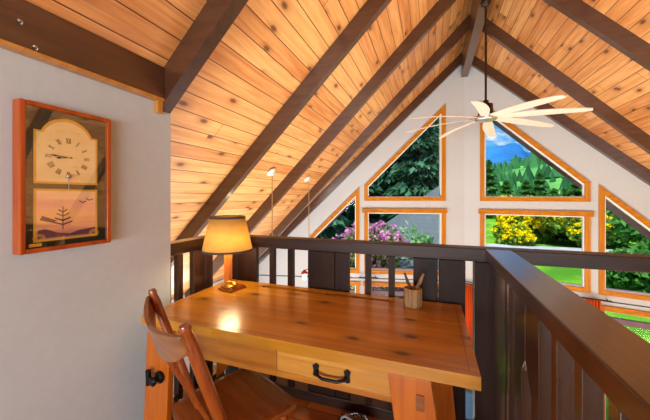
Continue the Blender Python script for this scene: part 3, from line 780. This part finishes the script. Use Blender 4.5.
for k in range(8):
    a = R(28 + 45 * k); m = MB(); n = 14; vs = []; fs = []
    for i in range(n + 1):
        u = i / n; r = .11 + .84 * u; w = .034 + .030 * math.sin(math.pi * min(1, u * .9 + .05)) ; 
        if i == n: w *= .7
        z = 2.295 - .055 * u * u; tw = -R(15) * (1 - .35 * u)
        cu = .05 * math.sin(u * 2.2)
        for sgn in (-1, 1):
            for th_ in (-.003, .003):
                off = cu + sgn * w; zz = z + sgn * w * math.sin(tw) + th_
                vs.append((fx_ + r * math.cos(a) - off * math.sin(a), fy_ + r * math.sin(a) + off * math.cos(a), zz))
    for i in range(n):
        b = i * 4
        fs += [(b, b + 4, b + 6, b + 2), (b + 1, b + 3, b + 7, b + 5), (b, b + 1, b + 5, b + 4), (b + 2, b + 6, b + 7, b + 3)]
    fs += [(0, 2, 3, 1), (4 * n, 4 * n + 1, 4 * n + 3, 4 * n + 2)]
    m.add(vs, fs, True); bl = m.build('blade', 'blade', t)
    mod = bl.modifiers.new('e', 'EDGE_SPLIT'); mod.split_angle = R(40)
    m = MB(); m.bar((fx_ + .09 * math.cos(a), fy_ + .09 * math.sin(a), 2.30), (fx_ + .17 * math.cos(a), fy_ + .17 * math.sin(a), 2.303), .04, .008); m.build('blade_bracket', 'silver', bl)

# ------------------------------------------------------------------ swag pendants
def pendant(cx, cy, cz, hx_, zl, label, bulb):
    t = thing('pendant_lamp', label, 'pendant lamp', (hx_, cy, zl)); bx_ = hx_ - .075
    nrm = Vector((M, 0, -1)).normalized(); q = Vector((0, 0, -1)).rotation_difference(nrm).to_matrix().to_4x4()
    m = MB(); m.lathe([(0, 0), (.062, 0), (.062, -.006), (.05, -.02), (.02, -.03), (0, -.034)], n=24, mat=Matrix.Translation((cx, cy, cz)) @ q)
    m.tube([(cx + .02, cy, cz - .015), (cx + .05, cy, cz - .03), (hx_, cy, cz - .05)], .006); m.build('canopy', 'cream', t)
    m = MB(); n = int((cz - .05 - zl) / .03)
    m.tube([(hx_, cy, cz - .045), (hx_, cy, zl + .1)], .0045, n=6)
    for k in range(n):
        z = cz - .06 - k * .03
        if z > zl + .1: m.lathe([(.004, -.012), (.010, 0), (.004, .012)], c=(hx_, cy, z), n=8)
    m.build('chain', 'tan_cloth', t)
    m = MB(); m.lathe([(0, .12), (.02, .12), (.03, .09), (.05, .085), (.058, .06), (.02, .05), (0, .05)], c=(bx_, cy, zl)); m.tube([(hx_ + .075, cy, zl + .1), (hx_, cy, zl + .13), (bx_, cy, zl + .115)], .008); m.build('lamp_holder', 'rust_cloth', t)
    m = MB(); m.lathe([(0, -.05), (.026, -.03), (.032, 0), (.02, .035), (.014, .05)], c=(bx_, cy, zl), n=18); m.build('bulb', bulb, t)
pendant(-1.867, 3.236, 1.67, -1.85, -.35, 'pendant cord hanging from the left slope, the nearer of the two beside the lamp shade', 'cream')
pendant(-1.883, 4.408, 1.655, -1.85, .06, 'pendant lamp with bare lit bulb, farther cord seen above the front railing', 'bulb')

# ------------------------------------------------------------------ odds and ends under the desk and downstairs
t = thing('patterned_bag', 'small black and white patterned bag on the floor under the desk', 'bag', (-.42, 1.70, 0))
m = MB(); n = 18; vs = []; fs = []
for j, (r, z) in enumerate(((.055, .0), (.07, .02), (.068, .05), (.055, .075), (.045, .08), (.05, .06), (.05, .02))):
    for k in range(n): a = 2 * math.pi * k / n; vs.append((-.42 + r * 1.5 * math.cos(a), 1.70 + r * .8 * math.sin(a) - .02, z + .012 * math.cos(a)* (z > .03) + .0125))
for j in range(6):
    for k in range(n): fs.append((j * n + k, j * n + (k + 1) % n, (j + 1) * n + (k + 1) % n, (j + 1) * n + k))
fs.append(tuple(range(n))[::-1]); m.add(vs, fs, True)
for i, v in enumerate(m.v): m.v[i] = (v[0], v[1], max(0.001, v[2] - .0115))
m.build('body', 'pattern', t)
m = MB(); m.lathe([(0, .03), (.04, .045), (.046, .07)], c=(-.42, 1.68, 0), n=16); m.build('lining', 'tan_cloth', t)
m = MB(); m.tube([(-.49, 1.655, .075), (-.46, 1.63, .11), (-.41, 1.62, .10), (-.35, 1.64, .07)], .006, n=8); m.build('handle', 'grey_cloth', t)

sy_ = 1.50
t = thing('low_shelf', 'low wooden shelf under the left end of the desk', 'shelf', (-1.05, sy_, 0))
MB().box(-1.24, -.84, 1.40, 1.535, .20, .218).build('shelf_board', 'desk_z', t, bevel=.002)
for x in (-1.235, -.86):
    MB().box(x, x + .018, 1.40, 1.53, 0, .20).build('side_panel', 'desk_z', t)
z = .218
for k, (w, h, mt) in enumerate(((.24, .025, 'book_dark'), (.22, .022, 'book_tan'), (.23, .028, 'book_dark'))):
    b = thing('book', ['dark book at the bottom of the stack under the desk', 'tan book in the middle of the stack under the desk', 'dark book on top of the stack under the desk'][k], 'book', (-1.08, sy_, z), group='books stacked under the desk')
    MB().box(-1.08 - w / 2, -1.08 + w / 2, 1.405 + .004 * k, 1.525, z + .0005, z + .0035).box(-1.08 - w / 2, -1.08 + w / 2, 1.405 + .004 * k, 1.525, z + h - .003, z + h).box(-1.08 - w / 2, -1.08 + w / 2, 1.522, 1.525, z + .0035, z + h - .003).build('cover', mt, b)
    MB().box(-1.08 - w / 2 + .005, -1.08 + w / 2 - .005, 1.41 + .004 * k, 1.521, z + .0035, z + h - .003).build('pages', 'cream', b)
    z += h
t = thing('spotlight', 'dark round spotlight with a pale shiny face under the desk', 'lamp', (-1.08, 1.46, z))
m = MB(); mm = Matrix.Translation((-1.08, 1.465, z + .045)) @ Matrix.Rotation(R(70), 4, 'Y')
m.lathe([(0, -.06), (.03, -.06), (.036, -.04), (.04, .045), (.034, .05)], n=20, mat=mm); m.box(-1.11, -1.05, 1.44, 1.49, z, z + .012); m.build('housing', 'black', t)
m = MB(); m.lathe([(.0351, .046), (.02, .054), (0, .056)], n=20, mat=mm); m.build('lens', 'pale_shine', t)

def armchair(x, y, rz, label):
    t = thing('armchair', label, 'armchair', (x, y, MZ), local=True); t.rotation_euler.z = rz
    MB().box(-.38, .38, -.36, .38, .10, .40).build('base', 'grey_cloth', t, bevel=.03)
    MB().box(-.27, .27, -.22, .40, .401, .52).build('seat_cushion', 'grey_cloth', t, bevel=.04)
    MB().prism([(-.40, .10), (-.22, .10), (-.26, .92), (-.44, .92)], lambda a, b, w: (w, a, b), -.36, .36).build('backrest', 'grey_cloth', t, bevel=.04)
    for s in (-1, 1):
        MB().box(min(s * .29, s * .42), max(s * .29, s * .42), -.30, .38, .10, .62).build('arm', 'grey_cloth', t, bevel=.04)
        for yy in (-.32, .32): MB().box(s * .33 - .02, s * .33 + .02, yy - .02, yy + .02, 0, .10).build('foot', 'bark', t)
armchair(.42, 5.05, R(150), 'light grey armchair downstairs seen through the narrow gap beside the desk corner')
m = MB(); m.box(-.2, .2, -.06, .06, -.2, .2); o = m.build('throw_pillow', 'blue_cloth', bevel=.05); o.location = (.45, 5.10, MZ + .74); o.rotation_euler = (R(15), 0, R(150))
tag(o, 'steel blue throw pillow on the grey armchair downstairs', 'pillow')
m = MB(); m.prism([(4.3, MZ + .001), (5.6, MZ + .001), (5.6, MZ + .012), (4.3, MZ + .012)], lambda a, b, w: (w, a, b), -.9, .7)
tag(m.build('area_rug', 'rust_cloth'), 'rust red rug on the ground floor under the armchair', 'rug')

# ------------------------------------------------------------------ outdoors
GZ = -3.0
m = MB(); nx, ny = 60, 60; vs = []; fs = []
for j in range(ny + 1):
    for i in range(nx + 1):
        u = (i / nx - .5) * 2; x = 160 * u * abs(u) ; y_ = 5.6 + 150 * (j / ny) ** 1.8
        vs.append((x, y_, GZ + (.12 * math.sin(x * .35) * math.sin(y_ * .27)) * min(1, max(0, (y_ - 9) / 8)) - .02 * max(0, y_ - 60) ))
for j in range(ny):
    for i in range(nx): a = j * (nx + 1) + i; fs.append((a, a + 1, a + nx + 2, a + nx + 1))
m.add(vs, fs, True); o = m.build('lawn', 'lawn'); tag(o, 'bright green lawn outside the windows', 'lawn', kind='structure')
m = MB(); vs = []; fs = []
n = 40
for i in range(n + 1):
    x = -20 + 90 * i / n; yb = 25.0 - .06 * (x - 5) + 1.2 * math.sin(x * .05)
    vs += [(x, yb, GZ + .16), (x, yb + 4.6, GZ + .17)]
for i in range(n): fs.append((2 * i, 2 * i + 2, 2 * i + 3, 2 * i + 1))
m.add(vs, fs); o = m.build('road', 'road'); o['kind'] = 'structure'
m = MB(); m.prism([(2.6, 13.5), (3.4, 13.2), (7.6, 8.2), (6.2, 7.8)], lambda x, y_, w: (x, y_, w), GZ + .02, GZ + .16)
o = m.build('gravel_path', 'road'); o['kind'] = 'structure'

def hillmesh(name, mat, y_, zb, prof, depth, rows=14, jag=0, seed=1, x_ext=None):
    rnd = random.Random(seed); m = MB(); vs = []; fs = []
    xs = [prof[0][0] + (prof[-1][0] - prof[0][0]) * i / 140 for i in range(141)]
    def hz(x):
        for (a, za), (b, zb_) in zip(prof, prof[1:]):
            if a <= x <= b: q = (x - a) / (b - a); q = q * q * (3 - 2 * q); return za + (zb_ - za) * q
        return prof[-1][1]
    js = [[rnd.uniform(-1, 1) * jag for _ in xs] for _ in range(rows + 1)]
    for j in range(rows + 1):
        v = j / rows
        for i, x in enumerate(xs):
            h = hz(x); s = math.sin(v * math.pi / 2)
            vs.append((x + 1.5 * jag * math.sin(i * .7 + j), y_ + depth * v + js[j][i] * 3, zb + (h - zb) * s + js[j][i] * v))
    w = len(xs)
    for j in range(rows):
        for i in range(w - 1): a = j * w + i; fs.append((a, a + 1, a + w + 1, a + w))
    m.add(vs, fs, True); return m.build(name, mat)
def atpx(px, py, y_):
    c, s = math.cos(.343), math.sin(.343); t_ = (px - 325) / 296.53; k = y_ / (c + t_ * s)
    return ((t_ * c - s) * k, 1.36 + (196.84 - py) / 296.53 * k)
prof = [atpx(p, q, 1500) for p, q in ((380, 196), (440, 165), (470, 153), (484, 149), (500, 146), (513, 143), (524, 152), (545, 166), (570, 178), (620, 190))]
tag(hillmesh('mountain', 'mountain', 1200, -60, prof, 300, jag=1.5, seed=3), 'forested mountain tinted haze blue on the skyline seen in the upper right window', 'mountain', kind='structure')
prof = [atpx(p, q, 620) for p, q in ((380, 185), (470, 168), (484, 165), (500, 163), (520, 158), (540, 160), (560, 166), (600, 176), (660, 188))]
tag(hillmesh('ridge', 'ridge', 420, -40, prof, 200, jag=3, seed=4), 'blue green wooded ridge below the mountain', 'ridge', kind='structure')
prof = [atpx(p, q, 250) for p, q in ((60, 90), (250, 120), (400, 165), (470, 178), (484, 177), (500, 172), (520, 165), (540, 162), (560, 168), (600, 175), (700, 185), (780, 190))]
tag(hillmesh('hillside', 'hill', 110, -6, prof, 140, jag=1.5, seed=5), 'green wooded hillside behind the shrubs', 'hill', kind='structure')

rn = random.Random(11)
def hillz(x, y_, base_y, zb, prof, depth):
    v = (y_ - base_y) / depth
    for (a, za), (b, zb_) in zip(prof, prof[1:]):
        if a <= x <= b: q = (x - a) / (b - a); q = q * q * (3 - 2 * q); return zb + (za + (zb_ - za) * q - zb) * math.sin(v * math.pi / 2)
    return None
m = MB(); hp = prof
for i in range(3600):
    y_ = rn.uniform(112, 249); x = rn.uniform(hp[0][0], hp[-1][0]); z = hillz(x, y_, 110, -6, hp, 140)
    if z is None or math.sin(x * .09 + y_ * .05) + math.sin(y_ * .11) > 1.35: continue
    h = rn.uniform(2.6, 9.5); r = h * rn.uniform(.28, .45); a0 = rn.uniform(0, 6)
    m.add([(x + r * math.cos(a0 + k * 1.2566), y_ + r * math.sin(a0 + k * 1.2566), z - .5) for k in range(5)] + [(x, y_, z + h)], [(k, (k + 1) % 5, 5) for k in range(5)])
tag(m.build('forest', 'forest'), 'dense green forest covering the hillside', 'forest', kind='stuff')
def quad(m, c, s, elong=1.0, droop=0.0, dirv=None):
    d = Vector(dirv) if dirv is not None else Vector((rn.uniform(-1, 1), rn.uniform(-1, 1), rn.uniform(-1, 1)))
    d.z -= droop; d.normalize(); q = Vector((rn.uniform(-1, 1), rn.uniform(-1, 1), rn.uniform(-1, 1))); e = d.cross(q).normalized()
    c = Vector(c); a = d * s * elong / 2; b = e * s / 2
    m.add([tuple(c - a), tuple(c - a * .2 + b), tuple(c + a), tuple(c - a * .2 - b)], [(0, 1, 2, 3)])
def conifer_meshes(h, r, n):
    m = MB()
    for i in range(n):
        u = rn.random() ** .75; z = h * (.06 + .92 * (1 - u)) if False else h * (.05 + .93 * rn.random() ** 1.35)
        rad = r * (1 - z / h) ** .8 * (.35 + .65 * rn.random() ** .5) * (.8 + .35 * math.sin(z * 9 / h * 6)); a = rn.uniform(0, 2 * math.pi)
        c = (rad * math.cos(a), rad * math.sin(a), z - .12 * rad)
        quad(m, c, rn.uniform(.25, .5) * h / 14, 2.2, .5, (math.cos(a), math.sin(a), rn.uniform(-.4, .3)))
    f = m.build('foliage', 'conifer'); m = MB(); m.tube([(0, 0, 0), (0, 0, h * .5), (0, 0, h * .97)], [h * .016, h * .01, .02], n=8); tr = m.build('trunk', 'bark')
    return f, tr
def make_tree(name, f, tr, label, cat, group, loc, sc_=1.0, rz=0.0):
    t = bpy.data.objects.new(name, None); col.objects.link(t); t.location = loc; t.scale = (sc_, sc_, sc_); t.rotation_euler.z = rz
    f.parent = t; tr.parent = t; tag(t, label, cat, group); return t
f, tr = conifer_meshes(14, 3.0, 5200)
proto = make_tree('conifer', f, tr, 'tall dark green conifer in the dense stand filling the upper left windows', 'tree', 'conifers beyond the left windows', (-6, 24, GZ), 1.0)
spots = [(-7.6, 26, 1.2), (-9.8, 34, 1.4), (-6.2, 34.5, 1.4), (-12, 21, 1.0), (-9.5, 22, 1.1), (-3.2, 26, 1.15), (-1.0, 23, .95), (-.6, 29.5, 1.15), (-12.5, 25, 1.2), (-4.8, 31, 1.3), (-8, 29, 1.25), (-16, 24, 1.2), (-15, 31, 1.3), (-11, 19, .95), (-19, 20, 1.1), (-1.2, 33, 1.35), (-21, 27, 1.3), (-.1, 22.5, .7), (-7.5, 19.5, .8), (-13.5, 17, .8)]
for x, y_, s in spots:
    c = copy_tree(proto); c.location = (x, y_, GZ); c.scale = (s, s, s); c.rotation_euler.z = rn.uniform(0, 6)
# smaller trees on the right, behind the yellow shrubs
spots = [(11.5, 88, .75), (15.8, 54, .42), (16.5, 47, .36), (14, 43, .42), (17.5, 46, .48), (21, 42, .45), (25, 40, .5), (29, 44, .55), (13, 80, .7), (16, 62, .5), (18, 62, .55), (24, 60, .6), (33, 48, .6), (8.2, 92, .7), (9.5, 70, .5), (15, 72, .6), (28, 66, .7), (37, 58, .7)]
lightf = f.data.copy(); lightf.materials.clear(); lightf.materials.append(MT['cedar'])
for k, (x, y_, s) in enumerate(spots):
    c = copy_tree(proto); c.children[0].data = lightf; c.location = (x, y_, GZ - .2); q = rn.uniform(.75, 1.25); c.scale = (s * 1.8, s * 1.8, s * 1.15 * q); c.rotation_euler.z = rn.uniform(0, 6)
    tag(c, 'small green conifer across the road behind the yellow shrubs', 'tree', 'conifers across the road')
# cedar with drooping foliage near the far right window
def round_tree(name, h, r, n, mat, label, cat, group, loc, size=.3, zlo=.1, trunk=True, bloom=None, bn=0):
    t = thing(name, label, cat, loc, group=group, local=True); m = MB()
    cl = [(rn.uniform(-1, 1) * r * .62, rn.uniform(-1, 1) * r * .62, h * rn.uniform(zlo + .12, .85), r * rn.uniform(.3, .5)) for _ in range(16)]
    pts = []
    for i in range(n):
        cx, cy, cz, cr = rn.choice(cl); d = Vector((rn.gauss(0, 1), rn.gauss(0, 1), rn.gauss(0, 1))).normalized() * cr * rn.random() ** .33
        p = (cx + d.x, cy + d.y, max(.05, cz + d.z)); pts.append(p); quad(m, p, rn.uniform(.6, 1.2) * size, 1.8, .2)
    m.build('foliage', mat, t)
    if bloom:
        m = MB()
        for i in range(bn):
            cx, cy, cz, cr = rn.choice(cl); d = Vector((rn.gauss(0, 1), rn.gauss(0, 1), abs(rn.gauss(.3, 1)))).normalized() * cr * rn.uniform(.95, 1.12)
            c = (cx + d.x, cy + d.y, cz + d.z)
            for _ in range(5): quad(m, (c[0] + rn.uniform(-1, 1) * size * .4, c[1] + rn.uniform(-1, 1) * size * .4, c[2] + rn.uniform(-1, 1) * size * .4), size * .8, 1.1)
        m.build('flowers', bloom, t)
    m = MB()
    for k in range(4): a = k * 1.7; m.tube([(0, 0, 0), (.12 * r * math.cos(a), .12 * r * math.sin(a), h * .3), (.4 * r * math.cos(a), .4 * r * math.sin(a), h * .65)], [.05 * r, .035 * r, .01 * r], n=6)
    m.build('stem', 'bark', t); return t
# rhododendron
round_tree('rhododendron', 3.7, 1.25, 3800, 'rhodo_leaf', 'rhododendron covered in pink blossoms outside the middle left window', 'shrub', None, (-1.75, 8.6, GZ), .10, .35, bloom='pink', bn=800)
round_tree('rhododendron', 2.5, .8, 1600, 'rhodo_leaf', 'smaller rhododendron with purple blossoms seen under the front rail', 'shrub', None, (-.35, 8.25, GZ), .09, .3, bloom='pink', bn=140)
round_tree('sapling', 4.0, .55, 420, 'sapling', 'slender pale green sapling in front of the grey roof', 'tree', None, (-.42, 8.7, GZ), .10, .55)
# yellow broom across the road and beside it
for k, (x, y_, h, r, lb) in enumerate(((9.0, 33, 3.3, 3.0, 'largest yellow flowering broom in the middle right window, next to the lawn'), (12.5, 41, 3.2, 3.2, 'yellow flowering broom farther back near the centre of the right window'),
                                      (12.6, 31, 2.5, 2.0, 'low yellow broom at the right edge of the middle right window'), (19.5, 34, 4.9, 2.4, 'tall yellow flowering broom seen in the far right window'),
                                      (7.0, 30.8, 1.4, 1.6, 'low yellow green broom at the edge of the lawn'))):
    round_tree('broom_shrub', h, r, 2600, 'broom_leaf', lb, 'shrub', 'yellow broom shrubs', (x, y_, GZ + .1), .30, .1, bloom='yellow', bn=1300 if k in (0, 1, 3) else 420)
for k, (x, y_, h, r) in enumerate(((11.4, 34.5, 3.2, 2.4), (14.3, 34, 3.5, 2.6), (17.2, 32.5, 4.0, 2.6), (12.8, 22.5, 3.5, 2.2), (17.5, 23, 4.2, 2.8), (21, 31, 5, 3), (9.0, 17.5, 1.7, 1.5), (11.5, 16.5, 2.2, 1.8), (14.5, 17.5, 3.0, 2.1), (8.6, 12.4, 1.5, 1.2), (11.0, 12.0, 2.0, 1.5))):
    round_tree('green_shrub', h, r, 2000, 'cedar', 'leafy dark green shrub in the hedge outside the right windows', 'shrub', 'green shrubs outside the right windows', (x, y_, GZ + .05), .22 if y_ < 20 else .34, .1)
# neighbouring roof seen in the left windows
rp = [(-2.2, 9.55, -1.0), (1.1, 9.0, -1.1), (2.15, 16.8, 2.25), (.95, 17.0, 2.35)]
t = thing('garage', 'low outbuilding with a grey shingle roof outside the middle left window', 'building', (0, 13, GZ))
m = MB(); m.add([(x, y_, z) for x, y_, z in rp] + [(x, y_ + .05, z - .14) for x, y_, z in rp], [(0, 1, 2, 3), (7, 6, 5, 4), (0, 4, 5, 1), (1, 5, 6, 2), (2, 6, 7, 3), (3, 7, 4, 0)])
bk = [(-2.2, 9.55, -1.0), (.95, 17.0, 2.35), (-3.6, 17.6, -1.0)]
m.add([(x, y_, z) for x, y_, z in bk] + [(x, y_, z - .14) for x, y_, z in bk], [(0, 1, 2), (5, 4, 3), (0, 3, 4, 1), (1, 4, 5, 2), (2, 5, 3, 0)])
m.build('roof', 'shingle', t)
m = MB(); m.prism([(-1.95, 9.85), (1.0, 9.35), (1.9, 16.4), (.8, 17.2), (-3.2, 17.2)], lambda x, y_, w: (x, y_, w), GZ + .0, -1.2); m.build('wall', 'grey_cloth', t)

# ------------------------------------------------------------------ sky, sun, lamps, added fill lights
w = bpy.data.worlds.new('sky'); sc.world = w; w.use_nodes = True; nt = w.node_tree; nt.nodes.clear()
class WT(NT):
    def __init__(s, t): s.t = t
wt = WT(nt)
co = wt.coord('Generated'); o = wt.sep(co)
zz = wt.math('MAXIMUM', o[2], .0)
base = wt.ramp(zz, [(0, lin('cfe6fa')), (.10, lin('58b4f4')), (.35, lin('3f97ea')), (1, lin('2b6fd0'))])
den = wt.math('ADD', zz, .25)
cv = wt.comb(wt.math('DIVIDE', o[0], den), wt.math('DIVIDE', o[1], den), wt.math('MULTIPLY', zz, 3.0))
cn = wt.noise(cv, 2.6, 6, .6, .3)
cl = wt.smooth(cn, .46, .60)
sky = wt.mix(cl, base, lin('ffffff'))
bg = nt.nodes.new('ShaderNodeBackground'); nt.links.new(sky, bg.inputs[0]); bg.inputs[1].default_value = 1.0
wo = nt.nodes.new('ShaderNodeOutputWorld'); nt.links.new(bg.outputs[0], wo.inputs[0])

def light(name, typ, loc, energy, color=(1, 1, 1), size=1, size_y=None, rot=(0, 0, 0), rad=.05):
    d = bpy.data.lights.new(name, typ); d.energy = energy; d.color = color
    if typ == 'AREA':
        d.size = size
        if size_y: d.shape = 'RECTANGLE'; d.size_y = size_y
    elif typ == 'SUN': d.angle = R(1.5)
    else: d.shadow_soft_size = rad
    o = bpy.data.objects.new(name, d); col.objects.link(o); o.location = loc; o.rotation_euler = rot; return o
sun = light('sun', 'SUN', (0, -10, 20), 6.0, (1, .95, .86)); sun.rotation_euler = Vector((.30, .42, -.95)).to_track_quat('-Z', 'Y').to_euler()
# added fill behind the viewpoint, standing in for daylight from the rear
light('rear_fill', 'AREA', (.45, YB + .06, .94), 200, (.92, .98, 1.0), 3.4, .64, rot=(R(90), 0, 0))
# added uplight, out of view below the loft edge, brightening ceiling and rafters
light('added_uplight', 'AREA', (-.9, 3.0, -1.6), 175, (.84, .94, 1.0), 2.6, 1.9, rot=(R(180), 0, 0))
light('left_fill', 'AREA', (-3.5, 3.1, -.95), 80, (.90, .98, 1.0), 2.6, 1.2, rot=(R(102), 0, R(-90)))  # added fill from the left; the side wall has no window
light('right_slope_fill', 'AREA', (2.3, 2.2, -1.9), 190, (1, .88, .66), 2.2, 2.2, rot=(R(180), 0, 0))  # added warm uplight, out of view, brightening the right slope
light('lamp_bulb', 'POINT', (sx + .03, sy - .02, 1.04), 5.0, (1, .74, .40), rad=.06)
light('pendant_bulb', 'POINT', (-1.925, 4.36, -.02), 3, (1, .75, .45), rad=.03)

# ------------------------------------------------------------------ camera
cd_ = bpy.data.cameras.new('camera'); cam = bpy.data.objects.new('camera', cd_); col.objects.link(cam)
cd_.sensor_width = 36; cd_.sensor_fit = 'HORIZONTAL'; cd_.lens = 296.53 / 650 * 36; cd_.shift_y = -(210 - 196.84) / 650
cd_.clip_start = .02; cd_.clip_end = 5000
cam.location = (0, 0, 1.36); cam.rotation_euler = (R(90), 0, .343)
sc.camera = cam
vs_ = sc.view_settings; vs_.view_transform = 'Standard'; vs_.look = 'None'; vs_.gamma = 1; vs_.exposure = 0.14; vs_.use_curve_mapping = False
